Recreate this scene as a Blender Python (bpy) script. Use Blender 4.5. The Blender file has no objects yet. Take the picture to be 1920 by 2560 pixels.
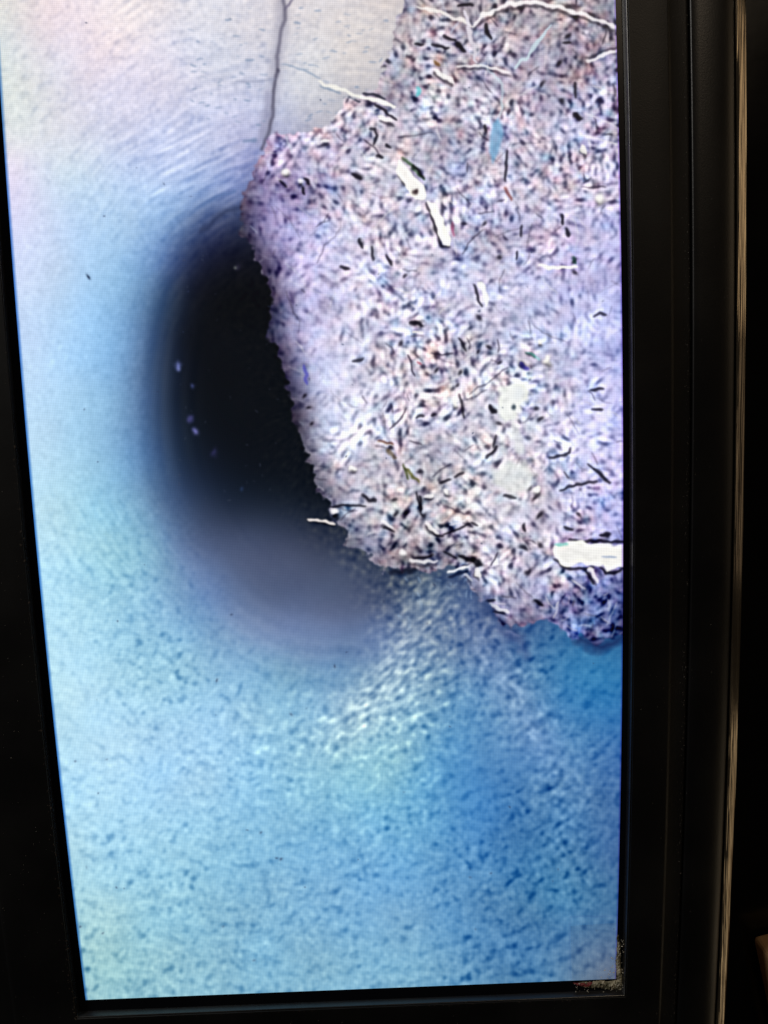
import bpy, bmesh, math, random
import numpy as np
from mathutils import Matrix, Vector

# ------------------------------------------------------------------ camera, world, lamps, exposure
S = bpy.context.scene
MM = .001
cam_d = bpy.data.cameras.new('camera'); cam = bpy.data.objects.new('camera', cam_d)
S.collection.objects.link(cam); S.camera = cam
cam_d.sensor_fit = 'VERTICAL'; cam_d.sensor_height = 36.0; cam_d.lens = 36.0*1921/2560
cam_d.clip_start = .005; cam_d.clip_end = 20
CR = Matrix(((0.999284, 0.037675, -0.003597), (-0.008141, 0.121148, -0.992601), (-0.03696, 0.991919, 0.121368)))
cam.matrix_world = Matrix.Translation((0.05902, -0.13295, 0.10664)) @ CR.to_4x4()

W = bpy.data.worlds.new('World'); S.world = W; W.use_nodes = True
bg = W.node_tree.nodes['Background']; bg.inputs[0].default_value = (.9, .85, .8, 1); bg.inputs[1].default_value = .006

def area(name, loc, target, sx, sy, power, col):
    d = bpy.data.lights.new(name, 'AREA'); d.shape = 'RECTANGLE'; d.size = sx; d.size_y = sy; d.energy = power; d.color = col
    o = bpy.data.objects.new(name, d); S.collection.objects.link(o)
    v = Vector(target) - Vector(loc); o.location = loc
    o.rotation_euler = v.to_track_quat('-Z', 'Y').to_euler()
    return o
def glow(sx, sy, L): return math.pi*sx*sy*L               # watts for a given brightness of the lamp's face
area('warm_room_lamp', (.26, -.40, .47), (.106, 0, .18), .10, .10, .38, (1, .80, .58))
area('soft_fill', (-.55, -.30, .50), (.06, 0, .08), .25, .25, 2.4, (1, .95, .88))  # added fill light that brings out the dust and glue
area('trim_fill_high', (.50, -.07, .25), (.122, 0, .20), .20, .19, glow(.20, .19, .70), (1, .74, .46))  # added light, stands in for brown surroundings mirrored in the upper trim
area('trim_fill_mid', (.50, -.07, .07), (.122, 0, .07), .20, .15, glow(.20, .15, .20), (1, .76, .52))  # added weaker light for the dimmer reflection halfway down the trim
area('trim_fill_low', (.50, -.07, -.22), (.122, 0, -.05), .20, .22, glow(.20, .22, .55), (1, .78, .50))  # added light that gives the lower trim its warm reflection

S.view_settings.view_transform = 'Standard'; S.view_settings.look = 'None'
S.view_settings.exposure = 0; S.view_settings.gamma = 1; S.view_settings.use_curve_mapping = False

# ------------------------------------------------------------------ the video frame on the display
# ---- PICTURE BEGIN ----
# The video frame shown on the display: computed from noise, strokes and colour fields (no file is read).
STEP = 1.6                      # picture units per sample
PX0, PY0, PX1, PY1 = -64.0, -160.0, 1632.0, 2560.0
PW = int((PX1 - PX0) / STEP); PH = int((PY1 - PY0) / STEP)
rng = np.random.default_rng(11)

def make_picture():
    gx = PX0 + (np.arange(PW) + .5) * STEP
    gy = PY0 + (np.arange(PH) + .5) * STEP
    X, Y = np.meshgrid(gx, gy)
    X = X.astype(np.float32); Y = Y.astype(np.float32)
    fy = np.fft.fftfreq(PH)[:, None]; fx = np.fft.rfftfreq(PW)[None, :]
    fr2 = (fx * fx + fy * fy)

    def blur(a, s):             # s in picture units
        s = s / STEP
        k = np.exp(-2 * (np.pi ** 2) * s * s * fr2)
        return np.fft.irfft2(np.fft.rfft2(a) * k, s=(PH, PW)).astype(np.float32)

    def noise(s, s2=None):
        w = rng.standard_normal((PH, PW)).astype(np.float32)
        a = blur(w, s)
        if s2: a = a - blur(w, s2)
        return a / a.std()

    def slant(ang, a, b):        # noise drawn out along one direction
        c, q = math.cos(ang), math.sin(ang)
        u = fx*c + fy*q; v = -fx*q + fy*c
        k = np.exp(-2*np.pi**2*((a/STEP*u)**2 + (b/STEP*v)**2)) - np.exp(-2*np.pi**2*((2.6*a/STEP*u)**2 + (2.6*b/STEP*v)**2))
        t = np.fft.irfft2(np.fft.rfft2(rng.standard_normal((PH, PW)))*k, s=(PH, PW)).astype(np.float32)
        return t/t.std()
    def up(coarse, c):          # bilinear upsampling of a coarse grid laid every c units
        u = (X - PX0) / c; v = (Y - PY0) / c
        i = np.clip(u.astype(int), 0, coarse.shape[1] - 2); j = np.clip(v.astype(int), 0, coarse.shape[0] - 2)
        a = (u - i)[..., None]; b = (v - j)[..., None]
        return ((coarse[j, i] * (1 - a) + coarse[j, i + 1] * a) * (1 - b)
                + (coarse[j + 1, i] * (1 - a) + coarse[j + 1, i + 1] * a) * b)

    def field(pts, c=20., smooth=0.0):
        P = np.array([p[:2] for p in pts], float) / 500; V = np.array([p[2:] for p in pts], float)
        n = len(P)
        def U(d2): return np.where(d2 > 0, d2 * np.log(np.maximum(d2, 1e-12)), 0)
        D = ((P[:, None] - P[None]) ** 2).sum(-1)
        A = np.zeros((n + 3, n + 3)); A[:n, :n] = U(D) + smooth * np.eye(n)
        A[:n, n] = 1; A[:n, n + 1:] = P; A[n, :n] = 1; A[n + 1:, :n] = P.T
        S = np.linalg.solve(A, np.vstack([V, np.zeros((3, V.shape[1]))]))
        cx = PX0 + np.arange(int((PX1 - PX0) / c) + 2) * c; cy = PY0 + np.arange(int((PY1 - PY0) / c) + 2) * c
        GX, GY = np.meshgrid(cx, cy); G = np.stack([GX.ravel(), GY.ravel()], 1) / 500
        K = U(((G[:, None] - P[None]) ** 2).sum(-1))
        out = K @ S[:n] + S[n] + G @ S[n + 1:]
        return up(out.reshape(GX.shape + (V.shape[1],)), c).astype(np.float32)

    # ---------- colour of the pipe wall
    wall = field([
        (-40,-140,222,222,216),(300,-140,224,220,220),(700,-140,214,214,216),(1000,-140,196,197,199),
        (20,20,214,216,206),(110,50,224,216,217),(300,40,224,222,224),(500,30,214,220,226),(640,40,208,214,222),(800,60,218,217,212),(940,60,212,211,206),
        (5,200,206,220,212),(70,230,208,218,213),(240,150,218,212,220),(420,150,212,214,226),(560,180,208,214,222),(640,200,196,202,216),(760,220,208,214,216),(860,180,206,210,209),
        (40,330,208,221,220),(150,330,206,217,226),(300,300,202,212,232),(450,300,196,206,228),(580,290,194,200,222),(640,330,176,184,212),
        (30,430,220,218,236),(160,430,196,220,232),(300,430,182,208,236),(430,430,172,196,230),(560,400,160,178,214),(620,400,140,152,196),
        (40,560,204,210,240),(180,560,176,208,242),(320,560,154,194,230),(430,540,120,160,206),(520,500,104,136,186),(590,480,120,138,186),(590,540,60,76,118),
        (60,700,196,212,246),(200,700,166,206,246),(300,700,132,180,224),(370,690,92,134,184),(430,660,62,88,140),(490,620,38,52,92),(540,590,42,54,96),(600,600,24,32,60),
        (470,720,22,32,58),(560,700,9,13,26),(640,700,6,9,20),
        (80,850,188,212,246),(210,850,154,200,244),(300,850,112,160,210),(360,850,68,104,156),(410,850,34,54,92),(460,850,13,21,40),(560,850,7,11,23),(680,850,6,9,20),
        (100,1000,176,210,244),(230,1000,142,190,232),(310,1000,100,146,196),(370,1000,60,90,142),(430,1000,25,40,70),(490,1000,10,17,34),(600,1000,7,11,24),(740,1000,6,10,22),
        (120,1130,172,210,240),(240,1130,136,184,222),(330,1130,94,136,184),(400,1130,54,80,128),(460,1130,26,42,72),(540,1130,12,20,40),(660,1130,8,13,28),(780,1130,8,14,30),
        (130,1260,168,212,238),(260,1260,138,190,220),(360,1250,104,146,186),(430,1250,62,88,136),(500,1250,46,62,100),(580,1250,28,40,68),(680,1240,20,30,52),(790,1250,15,23,42),
        (150,1390,168,214,240),(270,1390,144,196,220),(380,1370,116,164,198),(440,1360,92,124,168),(520,1360,84,102,148),(620,1350,78,92,136),(730,1340,62,74,112),(720,1400,86,98,144),(850,1360,52,64,100),(850,1420,80,92,134),(930,1440,72,84,124),
        (170,1520,164,210,240),(290,1520,144,192,224),(400,1520,126,170,210),(480,1500,100,136,186),(580,1490,96,116,162),(700,1480,90,104,152),(830,1480,84,97,144),(950,1490,76,88,134),(1040,1460,60,80,120),
        (200,1660,164,206,240),(330,1660,148,194,228),(460,1660,132,178,216),(580,1630,110,150,200),(720,1620,94,128,176),(720,1570,108,126,178),(830,1570,104,120,172),(930,1550,94,108,158),(860,1620,80,110,162),(970,1580,90,112,166),(1070,1560,78,102,154),
        (220,1800,166,206,244),(380,1800,154,196,236),(540,1800,144,186,230),(700,1780,126,172,214),(850,1760,122,162,208),(980,1720,116,154,200),(1100,1680,90,130,184),
        (240,1960,164,204,240),(400,1960,154,196,238),(560,1960,142,188,232),(720,1950,122,176,222),(880,1930,126,180,216),(1000,1900,118,172,210),(1080,1900,84,146,206),
        (260,2120,156,198,230),(420,2120,142,190,228),(580,2120,126,178,222),(760,2110,106,162,216),(920,2100,108,164,216),(1060,2080,86,148,208),
        (270,2280,146,192,220),(440,2280,130,180,216),(620,2280,114,166,212),(800,2280,108,160,212),(980,2280,102,154,210),(1150,2290,82,136,198),
        (270,2430,138,184,204),(440,2440,126,174,206),(640,2430,118,168,208),(840,2430,114,164,206),(1020,2420,108,160,206),(1180,2420,80,132,190),
        (1160,1500,70,92,146),(1250,1600,78,104,164),(1330,1640,62,112,178),(1450,1640,46,116,186),(1540,1640,40,112,184),(1540,1500,30,50,110),
        (1190,1640,86,118,178),(1300,1730,92,134,194),(1420,1740,52,120,194),(1530,1760,44,116,194),
        (1200,1780,82,134,198),(1340,1830,92,136,200),(1460,1860,66,120,192),(1540,1880,52,106,190),
        (1180,1930,66,128,202),(1300,1950,70,122,192),(1420,1980,76,124,190),(1530,2010,62,104,174),
        (1200,2080,64,124,198),(1330,2100,58,112,180),(1440,2110,66,116,180),(1535,2130,58,98,168),
        (1260,2230,66,122,188),(1400,2240,66,122,180),(1535,2250,60,106,166),
        (1300,2340,66,114,176),(1420,2360,74,118,178),(1530,2380,86,108,156),(1380,2440,78,122,176),(1540,2450,98,104,136),
        (-40,2480,140,184,206),(1600,2480,92,100,130),(200,2540,138,180,204),(900,2540,112,160,204),(-40,1400,170,214,244),(-40,800,194,214,248),
    ], smooth=0.004)
    grey = wall.mean(-1, keepdims=True)
    low = np.clip((Y - 1350)/350, 0, 1)[..., None]
    wall = grey + (wall - grey + 9*low*np.clip((1300 - X)/250, 0, 1)[..., None])*(np.array([.86, .88, .84], np.float32)*(1-low) + np.array([.88, .92, .84], np.float32)*low)*(1 - .035*low) + np.array([0, 2.0, 0], np.float32)*np.clip((Y - 700)/300, 0, 1)[..., None] + np.array([4, -1, 5], np.float32)*np.clip((700 - Y)/300, 0, 1)[..., None] + low*np.array([-3, 2, -2], np.float32)
    wall = np.clip(wall, 4, 240)

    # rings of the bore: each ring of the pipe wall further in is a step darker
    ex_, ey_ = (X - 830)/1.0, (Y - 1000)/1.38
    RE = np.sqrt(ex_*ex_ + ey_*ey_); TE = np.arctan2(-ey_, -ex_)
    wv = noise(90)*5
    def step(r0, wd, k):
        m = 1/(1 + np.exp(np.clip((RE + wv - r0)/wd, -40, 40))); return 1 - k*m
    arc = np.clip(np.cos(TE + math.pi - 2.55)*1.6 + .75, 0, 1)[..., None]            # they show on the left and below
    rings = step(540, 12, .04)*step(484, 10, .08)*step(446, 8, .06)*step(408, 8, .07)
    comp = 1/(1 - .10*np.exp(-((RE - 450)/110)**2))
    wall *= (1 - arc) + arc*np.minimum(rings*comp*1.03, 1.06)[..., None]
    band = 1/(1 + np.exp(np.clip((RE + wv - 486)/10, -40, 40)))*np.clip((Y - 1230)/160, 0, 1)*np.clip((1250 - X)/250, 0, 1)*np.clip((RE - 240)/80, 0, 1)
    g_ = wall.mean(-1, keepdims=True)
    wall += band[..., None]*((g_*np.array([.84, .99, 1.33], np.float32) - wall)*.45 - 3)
    # ---------- relief of the pipe wall: fine streaks along the pipe's round wall, pits below
    tex = rng.standard_normal((1024, 1024)).astype(np.float32)
    f1 = np.fft.fftfreq(1024)[:, None]; f2 = np.fft.fftfreq(1024)[None, :]
    def tile(sa, sb, sa2, sb2):
        k = (np.exp(-2*np.pi**2*((sa*f1)**2 + (sb*f2)**2)) - np.exp(-2*np.pi**2*((sa2*f1)**2 + (sb2*f2)**2)))
        t = np.fft.ifft2(np.fft.fft2(rng.standard_normal((1024, 1024))) * k).real
        return (t / t.std()).astype(np.float32)
    def look(t, u, v):
        u = np.mod(u, 1024); v = np.mod(v, 1024)
        i = u.astype(int); j = v.astype(int); a = u - i; b = v - j
        i1 = (i + 1) % 1024; j1 = (j + 1) % 1024
        return (t[i % 1024, j % 1024]*(1-a)*(1-b) + t[i1, j % 1024]*a*(1-b) + t[i % 1024, j1]*(1-a)*b + t[i1, j1]*a*b)
    dx = X - 850; dy = Y - 1000
    R = np.sqrt(dx*dx + dy*dy) + 1; TH = np.arctan2(-dy, -dx)
    wob = noise(60) * 6
    streak = look(tile(2.0, 10, 4.6, 26), (R + wob) / 1.9, TH * 280)
    bore = look(tile(4, 60, 9, 140), (RE + wv) / 2.0, TE * 200)
    skew = np.clip((Y - 1350) / 500, 0, 1)           # below, the pits lean more than the wall's curve
    Rs = R + wob + skew * (X - 850) * .15
    streak *= 1 - .75*np.clip((Y - 1300)/250, 0, 1)
    hgt = look(tile(3.0, 4.3, 7.0, 10), Rs / 2.0, TH * 400)*.8 + look(tile(4.3, 6.2, 10, 15), Rs / 2.1, TH * 380)*.7
    hgt = hgt*.8 + noise(5, 12)*.9 + noise(9, 20)*.35
    ey, ex = np.gradient(hgt, STEP)
    emb = ey*.8 + ex*.55; emb /= emb.std()
    pit = .8*hgt/hgt.std() - .42*emb
    pit = blur(pit, 1.4); pit /= pit.std()
    patch = np.clip(.95 + .2*noise(34), .5, 1.5)
    amp = field([ # streaks, pits, warm speckle
        (0,0,6,6,0),(300,100,8,7,0),(560,150,8,8,0),(640,120,7,8,0),(800,150,6,6,0),(400,400,13,7,0),(250,350,9,6,0),(500,450,20,5,0),(420,560,19,4,0),(540,520,20,4,0),(150,600,6,2,0),(320,700,9,2,0),
        (600,300,6,8,0),(760,260,5,7,0),(100,900,3,1,0),(300,900,4,1,0),(500,900,0,0,0),(600,1100,0,0,0),(150,1250,3,3,0),(350,1250,4,3,0),(500,1300,1,0,0),(700,1350,0,0,0),
        (250,1450,8,12,0),(400,1450,7,9,0),(600,1500,1,1,0),(850,1480,0,0,0),(250,1650,8,14,0),(420,1650,9,17,0),(600,1680,5,10,0),(800,1660,4,7,2),(930,1660,8,12,7),(900,1560,0,0,0),(800,1560,0,0,0),
        (1000,1500,16,22,16),(1080,1500,18,24,17),(1030,1600,18,24,18),(1000,1700,17,24,18),(1150,1650,15,20,4),(900,1800,13,20,14),(1050,1800,13,20,14),(700,1850,8,16,9),(400,1850,8,15,0),(240,1850,6,11,0),
        (1000,1950,10,16,10),(800,2000,8,17,6),(600,2050,7,15,2),(400,2100,8,16,0),(250,2150,7,14,0),(1200,1900,6,9,0),(1300,1780,12,19,4),(1200,1700,13,20,3),(1450,1680,7,10,0),(1530,1700,5,8,0),
        (1400,1950,9,16,3),(1300,2100,9,18,0),(1150,2100,7,16,0),(950,2200,7,15,0),(700,2250,8,16,2),(450,2300,9,18,2),(260,2350,8,17,0),(1400,2200,9,20,0),(1500,2100,7,14,0),
        (500,2440,8,17,2),(800,2420,8,17,2),(1100,2400,8,17,0),(1350,2420,8,17,0),(1500,2420,6,12,0),
    ], smooth=0.01)
    amp = np.clip(amp, 0, 30)
    dark = -np.maximum(pit - .45, 0) * 1.1 + .34 * np.clip(-pit - .1, 0, 1.6) - pit*.14
    calm = .35 + .65*np.clip((X - 180)/200, 0, 1)*np.clip((650 - Y)/200, 0, 1)
    lum = streak * amp[..., 0] * .48 * np.where(Y < 1250, calm, 1) * np.clip(.7 + .5*noise(50), .1, 1.4) + dark * amp[..., 1] * patch * .72 + (noise(3.2, 7)*.42 + noise(6, 15)*.36)*amp[..., 1]*.5
    lum = lum + bore * 4.0 * np.clip(.6 + .6*noise(70), 0, 1.5) * arc[..., 0] * np.exp(-((RE - 440)/80)**2)
    wall[..., 0] += lum * 1.15; wall[..., 1] += lum * 1.0; wall[..., 2] += lum * .72
    warm = np.maximum(-pit - .55, 0) * amp[..., 2] * patch
    wall += warm[..., None] * np.array([1.5, 1.35, .8], np.float32)
    wall += ((noise(3.5, 8)*2.0 + noise(7, 16)*1.8)*np.clip((wall.mean(-1) - 60)/90, 0, 1)*np.where(Y < 1350, 1, .4))[..., None]
    cl = noise(45)[..., None] * np.array([2.2, .6, -1.2], np.float32) + noise(28)[..., None] * np.array([1.2, 1.8, 2.0], np.float32)
    wall += cl * np.clip(wall.mean(-1, keepdims=True) / 140, 0, 1)

    fj1 = noise(5)*2.0 + noise(12)*1.6; fj2 = noise(5)*2.0 + noise(12)*1.6
    # ---------- painters
    def seg_dist(px, py, a, b):
        vx, vy = b[0]-a[0], b[1]-a[1]; L = vx*vx + vy*vy + 1e-6
        t = np.clip(((px-a[0])*vx + (py-a[1])*vy) / L, 0, 1)
        return np.hypot(px - a[0] - t*vx, py - a[1] - t*vy), t
    def win(x0, y0, x1, y1):
        i0 = max(int((x0-PX0)/STEP), 0); i1 = min(int((x1-PX0)/STEP) + 2, PW)
        j0 = max(int((y0-PY0)/STEP), 0); j1 = min(int((y1-PY0)/STEP) + 2, PH)
        return slice(j0, j1), slice(i0, i1)
    def stroke(img, pts, w, col, op=1., soft=2.2, taper=True, jk=None):
        jk = min(1., w/9) if jk is None else jk
        m = max(w, 2) + 8; xs = [p[0] for p in pts]; ys = [p[1] for p in pts]
        s = win(min(xs)-m, min(ys)-m, max(xs)+m, max(ys)+m)
        if s[0].stop <= s[0].start or s[1].stop <= s[1].start: return
        px, py = X[s] + fj1[s]*jk, Y[s] + fj2[s]*jk; best = np.full(px.shape, -1e9, np.float32); n = len(pts) - 1
        for k in range(n):
            d, t = seg_dist(px, py, pts[k], pts[k+1])
            tt = (k + t) / n
            hw = w/2 * ((.45 + .55*np.sqrt(np.clip(4*tt*(1-tt), 0, 1))) if taper else 1)
            best = np.maximum(best, hw - d)
        a = np.clip(best/soft + .5, 0, 1)[..., None] * op
        img[s] = img[s]*(1-a) + np.array(col, np.float32)*a
    def inside(pts, soft=2.5, jitter=None):
        xs = [p[0] for p in pts]; ys = [p[1] for p in pts]
        s = win(min(xs)-14, min(ys)-14, max(xs)+14, max(ys)+14)
        px, py = X[s].copy(), Y[s].copy()
        if jitter is not None: px += jitter[0][s]; py += jitter[1][s]
        ins = np.zeros(px.shape, bool); dist = np.full(px.shape, 1e9, np.float32)
        for k in range(len(pts)):
            a, b = pts[k-1], pts[k]
            c = ((a[1] > py) != (b[1] > py)) & (px < (b[0]-a[0])*(py-a[1])/((b[1]-a[1]) or 1e-9) + a[0])
            ins ^= c
            dist = np.minimum(dist, seg_dist(px, py, a, b)[0])
        return s, np.clip(np.where(ins, dist, -dist)/soft + .5, 0, 1)
    def poly(img, pts, col, op=1., soft=2.5, jitter=None):
        s, a = inside(pts, soft, jitter); a = a[..., None]*op
        img[s] = img[s]*(1-a) + np.array(col, np.float32)*a
    def blob(img, x, y, rx, ry, col, op=1., ang=0., p=2.):
        m = max(rx, ry)*1.8 + 4; s = win(x-m, y-m, x+m, y+m)
        c, q = math.cos(ang), math.sin(ang)
        jk = min(1., min(rx, ry)/9); qx = X[s]-x + fj1[s]*jk; qy = Y[s]-y + fj2[s]*jk
        u = (qx*c + qy*q)/rx; v = (-qx*q + qy*c)/ry
        a = np.exp(-((u*u + v*v)**(p/2))*1.2)[..., None]*op
        img[s] = img[s]*(1-a) + np.array(col, np.float32)*a

    jit1 = noise(7)*3.2; jit2 = noise(7)*3.2
    # crack, pits and pale marks on the wall
    stroke(wall, [(690,-160),(700,-30),(712,18),(713,50),(704,68),(698,108),(693,140),(695,178)], 8, (72,68,88), .72, 7, False, .3)
    stroke(wall, [(690,-160),(700,-30),(706,50),(693,140),(686,220),(668,335)], 26, (140,139,160), .5, 24, False, .3)
    stroke(wall, [(733,-2),(713,24)], 7, (110,104,130), .7, 4)
    stroke(wall, [(695,176),(688,196),(684,240),(681,290),(671,330),(656,372)], 8, (74,72,94), .72, 7, False, .3)
    stroke(wall, [(668,238),(664,300),(650,350)], 22, (146,146,176), .45, 16, False)
    for q in range(0):
        k = rng.uniform(0, 1); yy = -20 + k*390; xx = 708 - 40*k*k + rng.normal(0, 5)
        blob(wall, xx, yy, rng.uniform(2.5, 5), rng.uniform(4, 10), (70,70,96), .5, rng.normal(0, .3))
    stroke(wall, [(590,203),(620,205),(650,203),(690,197)], 5, (140,146,172), .45, 5, True, .3)
    stroke(wall, [(612,352),(640,348)], 7, (90,118,154), .5, 6)
    for q in range(120):
        xx = rng.uniform(470, 960); yy = rng.uniform(-40, 320)
        if 660 < xx < 720: continue
        L = rng.uniform(6, 17); an = rng.normal(-.05, .22)
        stroke(wall, [(xx, yy), (xx+L*math.cos(an), yy+L*math.sin(an))], rng.uniform(3, 5), (118,140,172), rng.uniform(.2, .6), 4)
    stroke(wall, [(706,160),(760,176),(800,196)], 5, (130,150,178), .6, 4)
    stroke(wall, [(500,578),(555,535),(615,512)], 12, (34,44,76), .6, 14)       # shade line above the opening
    stroke(wall, [(470,540),(540,490),(590,478)], 6, (90,118,168), .5, 5)
    for x, y, r, c, o in [(443,914,8,(120,130,200),.75),(447,922,5,(140,150,215),.5),(481,964,6,(80,90,150),.6),(476,1046,8,(80,78,140),.65),(489,1078,8,(120,120,190),.8),(536,1131,9,(52,50,100),.6),(604,1224,5,(40,60,100),.6),(596,662,7,(40,36,60),.6)]:
        blob(wall, x, y, r, r*1.2, c, o)
    for q in range(46):           # lint and dust lying on the glass over the dark opening
        xx = rng.uniform(440, 740); yy = rng.uniform(620, 1260); an = rng.uniform(0, 3.14); L = rng.uniform(2, 9)
        stroke(wall, [(xx, yy), (xx+L*math.cos(an), yy+L*math.sin(an))], 2.2, (70,74,92), rng.uniform(.15, .6), 2)
    blob(wall, 589, 666, 5, 4, (120,125,120), .7)
    for x, y, rx, ry, an_, o_ in [(1060,1510,100,55,-1.0,.32),(1010,1620,130,60,-.85,.26),(940,1740,150,70,-.6,.20),(860,1830,150,70,-.4,.14),(1260,1700,110,45,.9,.2),(1350,1850,110,45,1.0,.2)]:
        blob(wall, x, y, rx, ry, (168,186,196) if x < 1150 else (140,164,206), o_, an_)
    def spread(lst):
        m = np.zeros((PH, PW), np.float32)
        for x, y, rx, ry, an in lst:
            c, q = math.cos(an), math.sin(an); u = ((X-x)*c + (Y-y)*q)/rx; v = (-(X-x)*q + (Y-y)*c)/ry
            m = np.maximum(m, np.exp(-(u*u + v*v)))
        return m
    f1_ = spread([(1075,1490,90,60,-1.0),(1030,1580,110,62,-.95),(985,1680,120,66,-.8)]) + .55*spread([(910,1770,150,60,-.6),(830,1840,150,50,-.35)])
    f2_ = spread([(1215,1620,90,55,.9),(1290,1720,110,58,.95),(1350,1830,110,58,1.1),(1400,1950,110,60,1.2),(1420,2120,130,70,1.4)])
    g1 = slant(-.78, 8.5, 3.6)*.8 + slant(-.35, 7.5, 3.8)*.5; g2 = slant(-.7, 8, 4.8)*.7 + slant(.85, 8.5, 4.6)*.7
    g1 = np.where(g1 > 0, g1*1.15, g1); g2 = np.where(g2 > 0, g2*1.1, g2)
    keep = np.clip((X - 940)/60 + np.clip((Y - 1600)/80, 0, 3), 0, 1)
    wall += (f1_*keep*(17*g1 + 6))[..., None]*np.array([1.12, 1.0, .72], np.float32) + (f2_*(12*g2 + 2))[..., None]*np.array([1.1, 1.0, .8], np.float32)

    # ---------- the heap of debris: chips piled at random, lit from the camera side, with dark gaps
    edge = [(609,506),(599,545),(598,587),(612,610),(629,623),(635,656),(658,685),(674,721),(681,750),(671,773),(667,799),(674,825),(671,848),(690,867),(700,900),
        (713,936),(717,968),(730,1007),(731,1053),(752,1076),(756,1128),(782,1165),(796,1227),(819,1260),(825,1286),(842,1296),(836,1309),(865,1328),(868,1370),(881,1382),(904,1374),(926,1396),
        (943,1412),(974,1426),(1026,1420),(1052,1430),(1090,1424),(1130,1418),(1170,1414),(1168,1430),(1157,1440),(1162,1456),(1187,1486),(1217,1506),(1230,1529),(1250,1552),(1276,1570),(1300,1566),(1347,1556),(1377,1553),(1400,1570),
        (1426,1588),(1463,1604),(1500,1608),(1523,1598),(1560,1580),(1700,1560),(1700,-200),(1040,-200),(1020,-20),(1001,33),(988,81),(978,130),(962,156),(952,195),(945,221),(913,228),(897,247),(867,247),(851,277),
        (838,293),(825,312),(792,325),(740,332),(688,332),(662,345),(656,381),(628,413),(636,449),(610,482),(602,515)]
    s, a = inside(edge, 6., (jit1*1.3 + noise(3)*1.6, jit2*1.3 + noise(3)*1.6)); mask = np.zeros((PH, PW), np.float32); mask[s] = a
    heap = field([
        (1010,-120,180,176,178),(1400,-120,160,154,164),(1000,90,186,178,180),(1130,110,170,160,170),(1300,110,170,164,182),(1480,130,140,128,152),(1540,60,150,146,160),(1420,240,178,170,196),(1540,260,172,164,196),
        (1180,240,184,178,194),(1040,260,180,170,182),(930,330,186,180,194),(800,380,176,168,200),(700,390,164,154,188),(640,460,142,132,172),(650,540,160,150,194),(622,590,120,112,158),
        (740,480,158,150,190),(860,480,186,182,208),(1000,480,192,190,206),(1150,420,186,184,206),(1320,440,186,182,210),(1500,460,184,178,212),
        (700,640,150,142,188),(680,730,100,92,138),(760,700,182,178,220),(880,620,198,196,226),(1010,660,200,200,226),(1150,640,196,194,220),(1320,620,194,192,226),(1500,640,186,186,228),
        (690,820,104,100,146),(740,830,176,176,220),(840,820,200,200,228),(980,800,196,194,216),(1130,800,196,198,222),(1300,780,200,206,236),(1480,800,190,198,242),
        (722,930,116,112,164),(790,950,190,200,234),(920,950,202,204,222),(1060,930,186,182,198),(1200,940,194,196,210),(1350,940,198,204,226),(1520,940,196,202,246),
        (748,1050,108,100,140),(800,1080,196,204,226),(920,1070,202,206,222),(1060,1080,192,188,204),(1200,1080,204,206,214),(1350,1090,200,202,220),(1520,1090,204,206,248),
        (790,1180,156,156,188),(880,1190,190,194,212),(1000,1180,180,176,184),(1120,1200,190,192,200),(1250,1190,208,210,214),(1400,1190,198,200,224),(1530,1200,190,194,240),
        (850,1280,160,160,184),(950,1290,170,168,182),(1060,1300,160,158,164),(1180,1310,200,200,210),(1330,1310,194,194,212),(1480,1300,180,180,222),
        (900,1370,150,152,180),(980,1380,140,136,156),(1090,1380,118,118,138),(1200,1400,180,180,200),(1330,1400,176,180,206),(1500,1450,120,128,184),
        (1200,1470,170,174,200),(1300,1490,162,162,194),(1400,1490,150,156,198),(1260,1540,130,126,170),(1350,1540,110,112,166),(1450,1550,98,118,178),(1530,1560,50,66,124),
    ], smooth=0.01)
    grey = heap.mean(-1, keepdims=True)
    lil = np.clip((880 - X)/220, 0, 1)[..., None]*.35 + (np.clip((X - 1250)/250, 0, 1)*np.clip((Y - 450)/200, 0, 1))[..., None]*.2
    heap = grey*.965 + (heap - grey)*(.55 + lil) + np.array([-1, -1, -1], np.float32)
    heap = np.clip(heap, 20, 242)
    con = np.clip(field([(640,500,.62),(700,420,.8),(740,650,.5),(690,780,.75),(820,760,.42),(860,600,.55),(900,950,.6),(800,900,.5),(780,1100,.7),(900,1250,.95),(1000,1350,1.2),
        (1000,500,.85),(1000,750,.85),(1060,950,1.15),(1150,1100,1.1),(1100,1250,1.3),(1250,1350,1.1),(1000,200,.95),(1150,100,1.35),(1350,120,1.1),(1500,200,1.1),(1300,400,.9),(1250,600,.75),
        (1400,700,.68),(1480,820,.55),(1350,800,.6),(1300,950,1.0),(1450,1000,.7),(1500,1150,.65),(1450,1300,.85),(1300,1480,1.1),(1450,1550,1.1),(1200,800,.75),(880,350,.9),(1010,40,.6)], smooth=.01)[..., 0], .35, 1.12)
    Hh = np.zeros((PH, PW), np.float32); alb = np.zeros((PH, PW, 3), np.float32)
    Hh += noise(30)*1.5
    flow = 1.0 + .55*noise(70)
    N = 15000
    cxs = rng.uniform(590, 1600, N); cys = rng.uniform(-150, 1625, N)
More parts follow.
